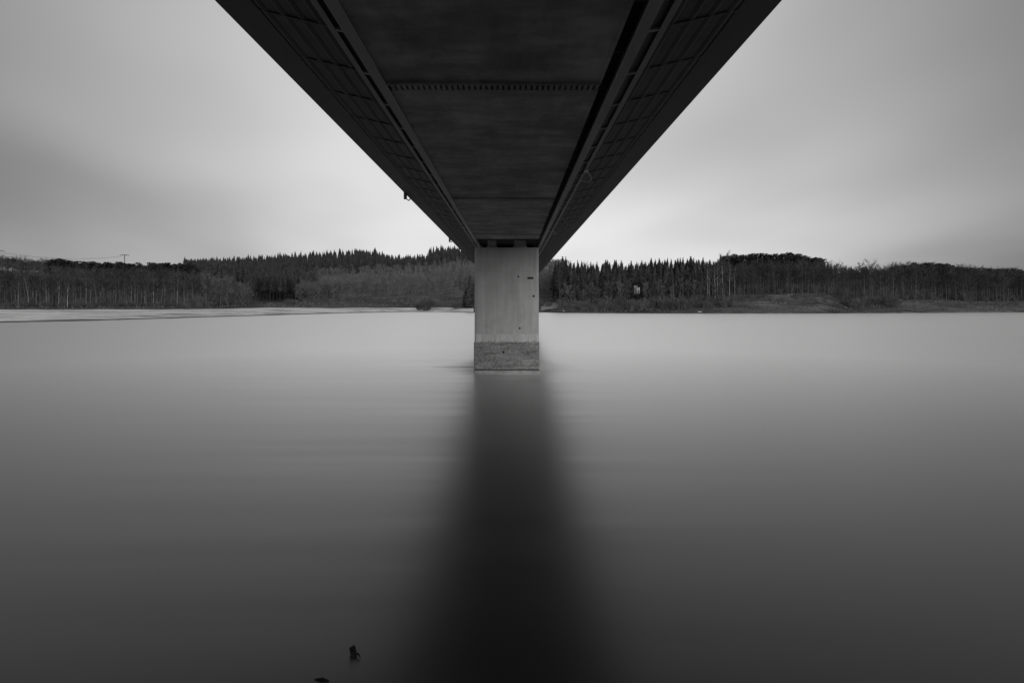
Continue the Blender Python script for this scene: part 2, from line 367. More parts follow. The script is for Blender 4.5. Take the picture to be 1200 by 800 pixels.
# soffit plates between the transverse joints
SP = [12.55 + 13.52 * k for k in range(-3, 28)]
PXL, PXR = -3.045, 2.115
JL = 0.44
ys = [Y0] + [v for v in SP if v < 42] + [42.4] + [49.6] + [v for v in SP if v > 50] + [Y1]
pm = {}
for k in range(len(ys) - 1):
    a, bq = ys[k] + (JL / 2 if k else 0), ys[k + 1] - (JL / 2 if k < len(ys) - 2 else 0)
    if ys[k] == 42.4: continue
    if ys[k] == 49.6: a = 49.6
    if ys[k + 1] == 42.4: bq = 42.4
    L_ = round(bq - a, 3)
    if L_ not in pm:
        mb = MB().box(PXL, PXR, 0, L_, Z0, Z0 + .05)
        mb.box(PXL, PXL + .10, .003, L_ - .003, Z0 + .05, Z0 + .33); mb.box(PXR - .05, PXR + .012, .003, L_ - .003, Z0 - .014, Z0 + .30)
        o = mb.build('soffit_plate', 'plate', bridge); o.location = (-BX, a, 0); pm[L_] = o.data
    else: o = link('soffit_plate', pm[L_], bridge, (-BX, a, 0))
cm = None
for y in SP:
    if cm is None:
        mb = MB()
        mb.box(PXL, PXR, -JL / 2 + .002, -JL / 2 + .035, Z0 - .05, Z0 + .25)
        n = 37; st = (PXR - PXL) / n
        for i in range(n): mb.box(PXL + st * (i + .32), PXL + st * (i + .98), -JL / 2 + .04, JL / 2 + .01, Z0 + .004, Z0 + .03)
        o = mb.build('joint_comb', 'plate', bridge); cm = o.data; o.location = (-BX, y, 0)
    else: o = link('joint_comb', cm, bridge, (-BX, y, 0))
# bottom flanges, travelling-carriage rails, bracket rungs
for sx, f0, f1, r0, r1 in ((-1, -3.30, -3.06, -3.575, -3.455), (1, 2.395, 2.635, 2.86, 2.985)):
    fl = part(MB().box(f0, f1, Y0, Y1, Z0 - .035, Z0 + .0).box((f0 + f1) / 2 - .03, (f0 + f1) / 2 + .03, Y0, Y1, Z0 + .001, Z0 + .339), 'bottom_flange', 'flange')
    if sx > 0: part(MB().box(f0 - .004, f0 + .03, Y0, Y1, Z0 - .075, Z0 - .0352), 'flange_lip', 'flange')
    zr = Z0 + .02
    part(MB().box(r0, r1, Y0, Y1, zr, zr + .02).box((r0 + r1) / 2 - .01, (r0 + r1) / 2 + .01, Y0, Y1, zr + .021, zr + .14).box(r0 + .01, r1 - .01, Y0, Y1, zr + .141, zr + .155), 'carriage_rail', 'rail')
rung = {}; cb = {}
KN = 65
for k in range(-12, KN):
    y = 10.0 + 1.877 * k
    for sx in (-1, 1):
        if sx not in rung:
            a, bq = ((-3.46, -3.30) if sx < 0 else (2.635, 2.865))
            mb = MB(); zl = Z0 + .025; zh = Z0 - .01
            za, zb = (zl, zh) if sx < 0 else (zh, zl)
            mb.extrude_y([(a, za), (bq, zb), (bq, zb + .06), (a, za + .06)], -.03, .03)
            rung[sx] = mb.build('bracket', 'rail', bridge); o = rung[sx]
        else: o = link('bracket', rung[sx].data, bridge)
        o.location = (-BX, y, 0)
        if sx not in cb:
            xi, xe = (-3.30, XL + .853) if sx < 0 else (2.64, XR - .853)
            mb = MB(); xm = xi + (xe - xi) * .45
            mb.extrude_y([(xi, slope(xi) + .03), (xm, slope(xm) + .012), (xe, slope(xe) - .0), (xe, slope(xe) + .014), (xi, slope(xi) + .11)], -.012, .012)
            mb.extrude_y([(xi, slope(xi) + .022), (xm, slope(xm) + .006), (xe, slope(xe) - .004), (xe, slope(xe) - .0005), (xm, slope(xm) + .011), (xi, slope(xi) + .029)], -.03, .03)
            cb[sx] = mb.build('deck_bracket', 'beam', bridge); o = cb[sx]
        else: o = link('deck_bracket', cb[sx].data, bridge)
        o.location = (-BX, y, 0)
# far continuation of the brackets
fb = MB()
for k in range(KN, 203, 1):
    y = 10.0 + 1.877 * k
    for xi, xe in ((-3.30, XL + .853), (2.64, XR - .853)):
        fb.extrude_y([(xi, slope(xi)), (xe, slope(xe)), (xe, slope(xe) + .1), (xi, slope(xi) + .17)], y - .012, y + .012)
tag(part(fb, 'far_deck_brackets', 'rib'), kind='stuff')
# small clips in the slot on the right
cl_ = None
for k in range(-6, 26):
    y = 9.1 + 3.754 * k / 2
    if cl_ is None: o = MB().box(2.13, 2.39, -.02, .02, Z0 + .06, Z0 + .10).build('clip', 'rib', bridge); cl_ = o.data
    else: o = link('clip', cl_, bridge)
    o.location = (-BX, y, 0)
# slack cable loops by the right rail, drain spouts on the left edge
for px, py, s in ((683, 208, 1.0), (649, 273, .9)):
    Y = 5.25 * FPX / (VY - py); x = (px - VX) / FPX * Y
    pts = []
    for i in range(15):
        a = math.pi * i / 14
        pts.append((2.92 + .34 * s * math.sin(a), Y + .75 * s * math.cos(a), Z0 + .03 - .20 * s * math.sin(a)))
    part(MB().tube(pts, .022, 5), 'cable_loop', 'rail')
    part(MB().box(2.87, 3.02, Y - .95, Y - .75, Z0 - .06, Z0 + .015), 'junction_box', 'rail')
for px, py in ((476, 229), (545.5, 281)):
    Y = 5.9 * FPX / (VY - py)
    part(MB().tube([(XL - .10, Y, ZE + .5), (XL - .10, Y, ZE - .22)], .09, 10).tube([(XL - .10, Y + .02, ZE - .16), (XL - .02, Y + .5, ZE - .20), (XL + .0, Y + .9, ZE - .02)], .03, 6), 'drain_spout', 'web')

# ------------------------------------------------------------------ piers
PX0, PX1 = -3.413, 2.315; PD = 2.4; ZT = HC + 65 / FPX * 45.5
def cham(x0, x1, y0, y1, c): return [(x0 + c, y0), (x1 - c, y0), (x1, y0 + c), (x1, y1 - c), (x1 - c, y1), (x0 + c, y1), (x0, y1 - c), (x0, y0 + c)]
pc = (PX0 + PX1) / 2; hw = (PX1 - PX0) / 2
pier = thing('bridge_pier', 'pale concrete bridge pier with darker stained foot standing in the water', 'pier', (pc, 45.5, 0), 'piers of the bridge')
ZA, ZB = 2.73, 3.47
MB().extrude_z(cham(-hw, hw, 0, PD, .20), ZB, ZT - .10).build('shaft', 'concrete', pier)
MB().extrude_z(cham(-hw + .03, hw - .03, .03, PD - .03, .16), ZT - .098, ZT).build('shaft_cap', 'concrete', pier)
MB().extrude_z(cham(-hw - .006, hw + .006, -.006, PD + .006, .16), ZA, ZB - .002).build('washed_band', 'band', pier)
bs = MB().extrude_z(cham(-hw - .05, hw + .05, -.05, PD + .05, .10), .34, ZA - .002).build('stained_foot', 'stain', pier)
MB().extrude_z(cham(-hw - .01, hw + .01, -.01, PD + .01, .10), .25, .338).build('shadow_joint', 'black', pier)  # gap coloured black for the shade in it
MB().extrude_z(cham(-hw - .10, hw + .10, -.10, PD + .10, .08), -4, .248).build('waterline_ledge', 'ledge', pier)
def hole(px, py, r, front=0.0):
    p = at(px, py, 45.5); mb = MB()
    ring = [(p.x - pc + r * math.cos(a), front - .006, p.z + r * math.sin(a)) for a in [2 * math.pi * i / 9 for i in range(9)]]
    inner = [(p.x - pc, front - .03, p.z)]
    i0 = len(mb.v); mb.v += ring + [(q[0], front + .05, q[2]) for q in ring]
    mb.f.append(tuple(range(9)))
    for k in range(9): mb.f.append((k, (k + 1) % 9, 9 + (k + 1) % 9, 9 + k))
    mb.build('tie_hole', 'black', pier)  # raised black disc stands for the dark inside of the hole
for a in ((607.5, 324, .085), (625.3, 347, .10), (609, 384.5, .09), (590, 412.5, .10), (602.5, 384.5, .03), (619, 347, .03)):
    hole(*a, front=-.05 if a[1] > 401 else 0)
p0, p1 = at(618, 324.7, 45.5), at(625, 326.9, 45.5)
MB().box(p0.x - pc, p1.x - pc, -.008, .06, p1.z, p0.z).build('wall_slot', 'black', pier)  # black box on the face, painted as the slot's shaded inside
for a, bq in ((571, 582), (602, 617)):
    x0, x1 = (a - VX) / FPX * 46.2 - pc, (bq - VX) / FPX * 46.2 - pc
    br = MB().extrude_y([(x0 - .1, ZT + .003), (x1 + .1, ZT + .003), (x1, ZT + .22), (x0, ZT + .22)], .5, 1.5).build('bearing', 'rail', pier)
    MB().box(x0 + .05, x1 - .05, .55, 1.45, ZT + .223, Z0 + .336).build('bearing_pad', 'flange', br)
MB().tube([((605.8 - VX) / FPX * 45.7 - pc, .15, ZT - .02), ((605.8 - VX) / FPX * 45.7 - pc, .15, ZT + .33)], .022, 6).build('drain_pipe', 'rail', pier)
for i, y in enumerate((124.0, 202.5, 281.0)):
    c = pier.copy(); COL.objects.link(c); c.location.y = y
    c['label'] = ['second concrete bridge pier, behind the front pier', 'third concrete bridge pier out in the lake, behind the second', 'farthest concrete bridge pier, nearest the far shore'][i]
    for ch in list(pier.children):
        if ch.name.split('.')[0] in ('tie_hole', 'wall_slot', 'drain_pipe'): continue
        d = ch.copy(); COL.objects.link(d); d.parent = c
        for g2 in ch.children:
            e = g2.copy(); COL.objects.link(e); e.parent = d

# ------------------------------------------------------------------ trees
def ribbons(pts_dirs):                    # thin twigs as two-triangle blades: (p0, p1, width)
    mb = MB()
    for p, q, wd in pts_dirs:
        d = (q - p); s = d.cross(Vector((random.uniform(-1, 1), random.uniform(-1, 1), random.uniform(-1, 1))))
        if s.length < 1e-4: continue
        s = s.normalized() * wd * .5
        i = len(mb.v); mb.v += [tuple(p - s), tuple(p + s), tuple(q + s * .3), tuple(q - s * .3)]; mb.f.append((i, i + 1, i + 2, i + 3))
    return mb
def rv(): return Vector((random.gauss(0, 1), random.gauss(0, 1), random.gauss(0, 1))).normalized()
def bare_tree(h, rad, clear, lean=.02, ntw=1500, wd=.06, r0=.22, wide=1.0, trunk_only_limbs=11):
    tr = MB(); tips = []
    lx, ly = random.uniform(-lean, lean) * h, random.uniform(-lean, lean) * h
    spine = []
    for i in range(8):
        f = i / 7
        spine.append(Vector((lx * f * f + .12 * math.sin(3 * f + lx), ly * f * f, h * .96 * f)))
    tr.tube(spine, [r0 * (1 - .88 * (i / 7)) for i in range(8)], 6)
    twigs = []
    segs = []
    for k in range(trunk_only_limbs):
        f = clear + (1 - clear) * (.02 + .93 * (k + random.random() * .7) / trunk_only_limbs)
        i = min(6, int(f * 7)); p = spine[i].lerp(spine[i + 1], f * 7 - i)
        a = k * 2.4 + random.uniform(-.5, .5)
        u = (f - clear) / (1 - clear)
        ln = rad * (wide * (math.sin(math.pi * (.12 + .80 * u)) ** .7)) * random.uniform(.75, 1.15)
        el = R(random.uniform(35, 62)) * (1 - .25 * (1 - u))
        d = Vector((math.cos(a) * math.cos(el), math.sin(a) * math.cos(el), math.sin(el)))
        q1 = p + d * ln * .55 + Vector((0, 0, .05 * ln)); q2 = p + d * ln * 1.1 + Vector((0, 0, .30 * ln))
        tr.tube([p, q1, q2], [r0 * .36 * (1 - .6 * u), r0 * .22 * (1 - .6 * u), .02], 4)
        segs += [(p, q1), (q1, q2), (q1, q2)]
        for j in range(5):
            s = p.lerp(q2, random.uniform(.3, 1)); e = s + (d * .6 + rv() * .8 + Vector((0, 0, .45))) * ln * .42
            twigs.append((s, e, wd * 1.4)); segs.append((s, e))
    segs.append((spine[5], spine[7])); segs.append((spine[6], spine[7]))
    for k in range(ntw):
        s0, s1 = random.choice(segs); s = s0.lerp(s1, random.random() ** .8)
        d = ((s1 - s0).normalized() * .7 + rv() * .9 + Vector((0, 0, .35))).normalized()
        e = s + d * random.uniform(.5, 1.5) * (h / 20)
        twigs.append((s, e, wd))
    return tr, ribbons(twigs)
def conifer(h, rad, clear=.08, whorls=24, per=9, taper=.62, wd=1.0):
    tr = MB().tube([(0, 0, 0), (.03, 0, h * .5), (0, 0, h * .97)], [.24 * h / 22, .15 * h / 22, .02], 6)
    mb = MB()
    core = []
    n = 7
    for j in range(6):
        f = j / 5; z = h * (clear + (1 - clear) * f)
        for k in range(n):
            r = max(.02, rad * .52 * (1 - f) ** taper * random.uniform(.75, 1.2)); a = 2 * math.pi * k / n
            mb.v.append((r * math.cos(a), r * math.sin(a), z))
    for j in range(5):
        for k in range(n): mb.f.append((j * n + k, j * n + (k + 1) % n, (j + 1) * n + (k + 1) % n, (j + 1) * n + k))
    for j in range(whorls):
        f = (j + random.random() * .6) / whorls; z = h * (clear + (1 - clear) * f)
        rr = rad * max(.05, (1 - f)) ** taper * (0.75 if f < .08 else 1)
        m = max(4, int(per * (1 - .5 * f)))
        for k in range(m):
            a = 2 * math.pi * (k + random.random()) / m; r = rr * random.uniform(.65, 1.18)
            d = Vector((math.cos(a), math.sin(a), 0)); s = Vector((-d.y, d.x, 0)) * (.16 * r + .22) * wd
            z0 = z + .05 * r; tip = d * r + Vector((0, 0, z - .26 * r + random.uniform(-.2, .2))); mid = d * r * .55
            i = len(mb.v)
            mb.v += [(0, 0, z0 + .25), tuple(mid + s + Vector((0, 0, z - .30 * r))), tuple(tip), tuple(mid - s + Vector((0, 0, z - .30 * r))), tuple(mid + Vector((0, 0, z + .10 * r)))]
            mb.f += [(i, i + 1, i + 4), (i + 1, i + 2, i + 4), (i + 2, i + 3, i + 4), (i + 3, i, i + 4)]
    i = len(mb.v); mb.v += [(.10, 0, h * .95), (-.06, .09, h * .95), (-.06, -.09, h * .95), (0, 0, h * 1.0)]; mb.f += [(i, i + 1, i + 3), (i + 1, i + 2, i + 3), (i + 2, i, i + 3)]
    return tr, mb
def pine(h, rad, clear=.5):
    tr = MB().tube([(0, 0, 0), (.15, .05, h * .5), (.05, 0, h * .95)], [.24, .17, .04], 6); mb = MB()
    for k in range(13):
        f = clear + (1 - clear) * (k + .3) / 13.5; a = k * 2.4
        r = rad * math.sin(math.pi * min(1, .18 + .82 * (f - clear) / (1 - clear))) ** .6 * random.uniform(.5, 1)
        c = Vector((math.cos(a) * r * .6, math.sin(a) * r * .6, f * h))
        tr.tube([(0, 0, f * h - .8), tuple(c)], [.07, .03], 4)
        for j in range(42):
            d = rv(); p = c + Vector((d.x, d.y, d.z * .55)) * rad * .48 * random.random() ** .4
            s = rv() * .42; u = rv() * .42; i = len(mb.v)
            mb.v += [tuple(p - s), tuple(p + u), tuple(p + s), tuple(p - u)]; mb.f.append((i, i + 1, i + 2, i + 3))
    return tr, mb
def shrub(h, rad, stems=16, ntw=600, wd=.05):
    st = MB(); segs = []
    for k in range(stems):
        a = random.uniform(0, 6.283); sp = random.random() ** .6
        b0 = Vector((math.cos(a) * rad * .3 * sp, math.sin(a) * rad * .3 * sp, 0)); t1 = Vector((math.cos(a) * rad * sp, math.sin(a) * rad * sp, h * (1 - .35 * sp * sp) * random.uniform(.8, 1.05)))
        m = b0.lerp(t1, .5) + Vector((0, 0, .08 * h)); st.tube([b0, m, t1], [.05, .035, .012], 4); segs += [(b0, m), (m, t1), (m, t1)]
    tw = []
    for k in range(ntw):
        s0, s1 = random.choice(segs); s = s0.lerp(s1, random.random())
        d = ((s1 - s0).normalized() + rv() * .7 + Vector((0, 0, .3))).normalized(); tw.append((s, s + d * random.uniform(.4, 1.1) * h / 5, wd))
    return st, ribbons(tw)
PROTO = {}
def proto(kind, pairs, mats, names=('trunk', 'crown')):
    res = []
    for tr, cr in pairs:
        a = tr.mesh(names[0]); a.materials.append(M[mats[0]]); c = cr.mesh(names[1]); c.materials.append(M[mats[1]])
        res.append((a, c, tr, cr))
    PROTO[kind] = (res, names, mats)
proto('bare', [bare_tree(random.uniform(19, 22), random.uniform(3.4, 5.0), random.uniform(.30, .55), lean=.05, ntw=1300) for i in range(10)], ('bark', 'twig'))
proto('pale', [bare_tree(random.uniform(11.5, 13), random.uniform(2.0, 2.7), random.uniform(.15, .3), ntw=1000, wd=.09, r0=.17) for i in range(7)], ('bark', 'paletwig'))
proto('birch', [bare_tree(random.uniform(22, 24), random.uniform(2.3, 3.0), .48, lean=.05, ntw=900, wd=.05, r0=.19) for i in range(4)], ('birchbark', 'twig'))
proto('dullbirch', [bare_tree(random.uniform(22, 24), random.uniform(2.3, 3.0), .42, lean=.09, ntw=900, wd=.05, r0=.19) for i in range(5)], ('greybirch', 'twig'))
proto('round', [bare_tree(random.uniform(13, 15), random.uniform(4.4, 5.2), .08, ntw=2600, wd=.06, r0=.2, wide=1.1, trunk_only_limbs=16) for i in range(3)], ('bark', 'paletwig'))
proto('spruce', [conifer(random.uniform(20, 24), random.uniform(2.8, 4.2), random.uniform(.04, .2), taper=random.uniform(.5, .8)) for i in range(9)], ('darkbark', 'needle'))
proto('stand', [conifer(random.uniform(21, 23), random.uniform(2.3, 2.8), random.uniform(.36, .46), whorls=18) for i in range(4)], ('darkbark', 'needle'))
proto('pine', [pine(random.uniform(20, 22), random.uniform(2.8, 3.4)) for i in range(4)], ('darkbark', 'needle'))
proto('larch', [conifer(random.uniform(13, 15), random.uniform(2.6, 3.3), .12, whorls=20, per=10, wd=.8) for i in range(5)], ('bark', 'larch'))
proto('bush', [shrub(5, 3.0, 40, 3200, .06) for i in range(2)], ('bark', 'paletwig'), ('stems', 'twigs'))
proto('shrub', [shrub(5, 2.6) for i in range(5)], ('bark', 'brush'), ('stems', 'twigs'))
STUFF = {}       # distant rows, joined into one mass for each kind
REG_L = [(-20, 'outside the pylon arm'), (30, 'below the pylon arm at the picture edge'), (70, 'left of the lone forked trunk'), (108, 'just right of the lone forked trunk'), (138, 'left below the T-shaped pylon'), (165, 'straight below the T-shaped pylon'), (200, 'right of the T-shaped pylon'), (232, 'nearing the right end of the wood'), (312, 'at the right end of the left wood')]
REG_M = [(262, 'behind the left wood end'), (300, 'left of the dark stand'), (325, 'left half of the dark stand'), (352, 'right half of the dark stand'), (380, 'beside the dark stand'), (410, 'around the tall thin tree'), (440, 'under the hill top'), (462, 'at the drop right of the hill top'), (487, 'left of the shore bush'), (515, 'above the shore bush'), (540, 'between the shore bush and pier'), (570, 'touching the pier edge')]
REG_R = [(640, 'hugging the pier'), (665, 'nearest the bridge edge'), (690, 'second cluster from the bridge edge'), (715, 'left of the white house gap'), (738, 'close left of the white house gap'), (760, 'over the white house gap'), (785, 'right of the white house gap'), (808, 'left of the thick pale trunk'), (826, 'left of the birches'), (848, 'among the birches'), (868, 'right beside the birches'), (900, 'on the left of the grassy slope'), (935, 'at the middle of the grassy slope'), (968, 'at the right of the grassy slope'), (1000, 'left of the tallest spreading tree'), (1044, 'around the tallest spreading tree'), (1075, 'above the pale bank stone'), (1115, 'at the highest part of the right wood'), (1160, 'where the right wood sinks'), (1201, 'at the right picture edge'), (1400, 'beyond the right picture edge')]
def region(px, Y):
    lst = REG_R if px > 600 else (REG_L if (px < 305 and Y < 500) else REG_M)
    for lim, txt in lst:
        if px <= lim: return txt
    return lst[-1][1]
def place(kind, px, Y, label, cat, name, group, s=1.0, stuff=False, top=None, zs=None, sink=.25):
    if kind in ('spruce', 'pale', 'dullbirch') and 740 < px < 753 and 337 < Y < 400: return None
    res, names, mats = PROTO[kind]
    a, c, tr, cr = res[random.randrange(len(res))]
    z = ground(px, Y) - sink
    hh = max(v[2] for v in (cr.v[::7] + cr.v[-4:]))
    if top is not None:                     # height set by where its tip stands against the sky
        s = max(.35, (HC + (VY - top) / FPX * Y - z) / hh)
    sxy = s if zs is None else s * zs
    loc = ((px - VX) / FPX * Y, Y, z); rz = random.uniform(0, 6.283)
    if stuff:
        STUFF.setdefault(kind, []).append((loc, rz, sxy, s, res.index((a, c, tr, cr)))); return None
    if group and group != 'white birches':
        full = label + ', ' + region(px, Y)
        label = full if len(full.split()) <= 16 else label
    o = thing(name, label, cat, loc, group, rz, (sxy, sxy, s))
    link(names[0], a, o); link(names[1], c, o)
    return o
def scatter(n, p0, p1, y0, y1, fn, power=1.0):      # stratified over the width, jittered in depth
    for i in range(n):
        px = p0 + (p1 - p0) * (i + random.random()) / n
        fn(px, y0 + (y1 - y0) * random.random() ** power)
U = random.uniform
def sky_top(px, pts, jit=1.6):
    return float(np.interp(px, [p[0] for p in pts], [p[1] for p in pts])) + U(-jit, jit)

# ---- wood on the left shore
LT = [(-200, 292), (0, 298), (30, 301), (60, 304), (100, 308), (225, 310), (245, 313)]
gA = 'bare trees of the left wood'
scatter(95, -70, 250, 332, 352, lambda p, y: place('bare', p, y, 'bare grey tree fronting the left wood', 'tree', 'bare_tree', gA, s=U(.6, 1.12), zs=U(.8, 1.3)))
scatter(42, -40, 245, 330, 350, lambda p, y: place('dullbirch', p, y, 'slender pale trunk in the left wood', 'tree', 'birch_tree', 'pale trunks in the left wood', s=U(.62, .86)))
scatter(120, -120, 245, 352, 420, lambda p, y: place('bare', p, y, '', '', '', '', s=U(.8, 1.0), stuff=True))
scatter(130, -150, 235, 420, 480, lambda p, y: place('bare', p, y, '', '', '', '', stuff=True, top=sky_top(p, LT, 2.5) + (480 - y) * .10))
scatter(70, 60, 232, 440, 482, lambda p, y: place('pine', p, y, 'dark pine on the left ridge', 'tree', 'pine_tree', 'dark pines along the left ridge', top=sky_top(p, LT, 2.4), zs=U(1.0, 1.7)))
scatter(60, -60, 250, 326, 333, lambda p, y: place('shrub', p, y, 'low thicket bush behind the mudflat', 'bush', 'thicket_bush', 'bushes along the left wood edge', s=U(.5, 1.0), zs=1.5))
RT = [(240, 316), (262, 320), (280, 325), (292, 330), (302, 340)]
scatter(20, 240, 300, 334, 372, lambda p, y: place('round', p, y, 'rounded pale bare tree by the mudflat', 'tree', 'bare_tree', 'rounded bare trees ending the left wood', top=sky_top(p, RT, 1.5) + U(0, 10), zs=1.1))
scatter(60, -80, 66, 455, 478, lambda p, y: place('pine', p, y, '', '', '', '', stuff=True, top=sky_top(p, LT, 2) + 5, zs=1.4))
scatter(120, -150, 70, 440, 480, lambda p, y: place('bare', p, y, '', '', '', '', stuff=True, top=sky_top(p, LT, 2.5)))
# a lone pale forked trunk
o = place('birch', 79, 327, 'lone white forked trunk standing in front of the left wood', 'tree', 'birch_tree', None, s=.72)
# ---- conifer hill in the middle distance
BT = [(226, 308), (240, 306), (262, 303), (275, 301), (300, 299), (330, 297), (350, 296), (380, 294), (405, 292), (440, 291.5), (447, 292), (456, 299), (480, 300), (500, 298), (505, 291), (512, 289), (530, 289), (560, 292)]
scatter(120, 226, 560, 775, 805, lambda p, y: place('spruce', p, y, 'far dark spruce on the hill skyline', 'tree', 'spruce_tree', 'spruces on the far hill skyline', top=sky_top(p, BT, 2.4), zs=U(1.0, 1.5)))
scatter(900, 215, 560, 560, 780, lambda p, y: place('spruce', p, y, '', '', '', '', s=U(.85, 1.05), zs=1.2, stuff=True) if (p < 350 or y > 640) and (p < 350 or ground(p, y) * .55 + 12 < 60) else None)
scatter(46, 300, 352, 440, 472, lambda p, y: place('stand', p, y, 'close-grown spruce with bare lower trunk', 'tree', 'spruce_tree', 'dark spruce stand by the meadow', top=sky_top(p, [(300, 323), (352, 326)], 2)))
scatter(120, 292, 372, 472, 570, lambda p, y: place('spruce', p, y, '', '', '', '', s=U(.8, 1.0), zs=1.1, stuff=True))
# ---- young pale trees on the slope left of the pier
gD = 'young trees on the slope'
scatter(120, 345, 556, 424, 470, lambda p, y: place('pale', p, y, 'young thin tree low on the slope', 'tree', 'young_tree', gD, s=U(.7, 1.15)))
scatter(330, 350, 558, 465, 615, lambda p, y: place('pale', p, y, '', '', '', '', s=U(.85, 1.35), stuff=True))
scatter(16, 348, 395, 426, 450, lambda p, y: place('round', p, y, 'pale rounded bare tree by the meadow', 'tree', 'bare_tree', 'pale rounded trees beside the dark stand', s=U(.8, 1.05)))
scatter(22, 360, 552, 424, 470, lambda p, y: place('dullbirch', p, y, 'thin pale trunk on the slope', 'tree', 'birch_tree', 'pale trunks on the slope', s=U(.38, .6)))
LA = [(425, 318), (450, 315), (480, 313), (500, 311), (520, 306), (556, 302)]
scatter(95, 425, 558, 575, 645, lambda p, y: place('larch', p, y, 'pale feathery larch above the slope', 'tree', 'larch_tree', 'pale larches above the slope', top=sky_top(p, LA, 3.0) + (645 - y) * .10, zs=U(.8, 1.2)))
o = place('pale', 391, 424, 'tall thin bare tree rising above the young trees on the slope', 'tree', 'young_tree', None, top=312)
for i, (p, y, tp, lb) in enumerate(((551, 362, 322, 'dark spruce tight against the left side of the pier'), (546, 366, 336, 'smaller dark spruce left of the pier'), (556, 366, 330, 'dark spruce half hidden by the left side of the pier'))):
    place('spruce', p, y, lb, 'tree', 'spruce_tree', None, top=tp, zs=1.7)
place('bush', 500, 374, 'rounded bare bush alone on the shore left of the pier', 'bush', 'shore_bush', None, s=1.75, zs=1.35)
place('bush', 491, 376, 'small bush leaning beside the rounded shore bush', 'bush', 'shore_bush', None, s=1.0, zs=1.3)
place('bush', 341, 372, 'low dark bush at the edge of the meadow strip', 'bush', 'shore_bush', None, s=.9, zs=2.0)
place('bush', 535, 366, 'low bush on the bank between the rounded bush and the pier', 'bush', 'shore_bush', None, s=.8, zs=1.8)
scatter(26, 352, 540, 418, 426, lambda p, y: place('shrub', p, y, 'hedge bush above the meadow strip', 'bush', 'hedge_bush', 'hedge under the slope', s=U(.5, .8), zs=2.2))
# ---- right shore: conifer wood
CT = [(632, 306), (648, 306), (655, 303), (663, 303), (672, 306), (682, 304), (690, 307), (712, 306), (740, 307), (748, 306), (752, 303), (760, 305), (780, 303), (800, 303), (820, 302), (832, 304), (848, 300), (866, 300), (880, 298), (905, 299), (925, 298), (940, 299), (964, 302)]
gG = 'conifers of the wood right of the pier'
scatter(62, 648, 848, 348, 372, lambda p, y: place('spruce', p, y, 'spruce low in the right wood', 'tree', 'spruce_tree', gG, s=U(.42, .98), zs=U(.9, 1.4)))
scatter(52, 648, 850, 390, 418, lambda p, y: place('spruce', p, y, 'spruce tip on the right skyline', 'tree', 'spruce_tree', 'spruces on the skyline right of the pier', top=sky_top(p, CT, 3.2), zs=U(.9, 1.6)))
scatter(60, 650, 850, 372, 395, lambda p, y: place('spruce', p, y, '', '', '', '', s=U(.8, 1.0), zs=1.1, stuff=True))
scatter(120, 650, 970, 415, 455, lambda p, y: place('spruce', p, y, '', '', '', '', top=sky_top(p, CT, 2) + 4, zs=1.2, stuff=True))
place('spruce', 752, 388, 'broad dark spruce standing taller than the skyline right of the pier', 'tree', 'spruce_tree', None, top=302, zs=1.25)
place('spruce', 663, 380, 'spruce with a thin raised tip near the bridge edge', 'tree', 'spruce_tree', None, top=300)
scatter(40, 846, 966, 405, 425, lambda p, y: place('pine', p, y, 'dark bushy skyline pine', 'tree', 'pine_tree', 'pines above the grassy slope', top=sky_top(p, CT, 2.6), zs=U(1.0, 1.6)))
scatter(18, 655, 850, 392, 420, lambda p, y: place('bare', p, y, 'bare crown mixed into the conifer skyline', 'tree', 'bare_tree', 'bare crowns in the right skyline', top=sky_top(p, CT, 2.5) + 2, zs=.8))
scatter(16, 652, 850, 342, 356, lambda p, y: place('dullbirch', p, y, 'slender pale trunk before dark conifers', 'tree', 'birch_tree', 'pale trunks before the right conifers', s=U(.55, .85)))
scatter(56, 655, 850, 338, 350, lambda p, y: place('pale', p, y, 'thin bare tree before dark conifers', 'tree', 'young_tree', 'bare trees before the right conifers', s=U(.8, 1.25)))
# brush along the right shore
scatter(110, 655, 862, 313, 338, lambda p, y: place('shrub', p, y, 'grey brush along the waterline', 'bush', 'shore_brush', 'brush along the right shore', s=U(.85, 1.5), zs=1.2) if y > np.interp(p, CPX, CY[:, 1]) + 4 else None)
scatter(34, 858, 975, 322, 350, lambda p, y: place('shrub', p, y, 'low scrub bush', 'bush', 'scrub_bush', 'scrub on the grassy slope', s=U(.35, .75), zs=1.4))
# birches
for i, (p, tp, lb) in enumerate(((829.5, 306, 'white birch trunk at the left end of the birch group'), (832, 308, 'white birch close beside the leftmost birch'), (838, 306, 'thin white birch in the middle of the birch group'), (840.5, 303, 'leaning white birch in the middle of the birch group'), (847, 302, 'straight bright white birch right of the group middle'), (855, 306, 'faint slim birch right of the bright straight one'), (861, 312, 'rightmost slim birch of the group'), (808.5, 318, 'thick pale trunk left of the birch group'))):
    place('birch', p, 340 + 1.3 * i, lb, 'tree', 'birch_tree', 'white birches', top=tp)
place('bare', 849.5, 372, 'tall tree with an open umbrella crown above the skyline', 'tree', 'bare_tree', None, top=293, zs=.9)
scatter(64, 852, 972, 352, 378, lambda p, y: place('bare', p, y, 'bare grey tree uphill', 'tree', 'bare_tree', 'bare trees behind the grassy slope', s=U(.55, 1.02), zs=U(.8, 1.3)))
scatter(50, 860, 985, 378, 405, lambda p, y: place('bare', p, y, '', '', '', '', s=U(.8, 1.0), stuff=True))
KT = [(962, 306), (985, 308), (1000, 309), (1015, 307), (1040, 310)]
scatter(36, 965, 1048, 350, 385, lambda p, y: place('bare', p, y, 'bare open-crowned tree', 'tree', 'bare_tree', 'open-crowned trees in the gap', top=sky_top(p, KT, 2.5) + U(0, 6), zs=.9))
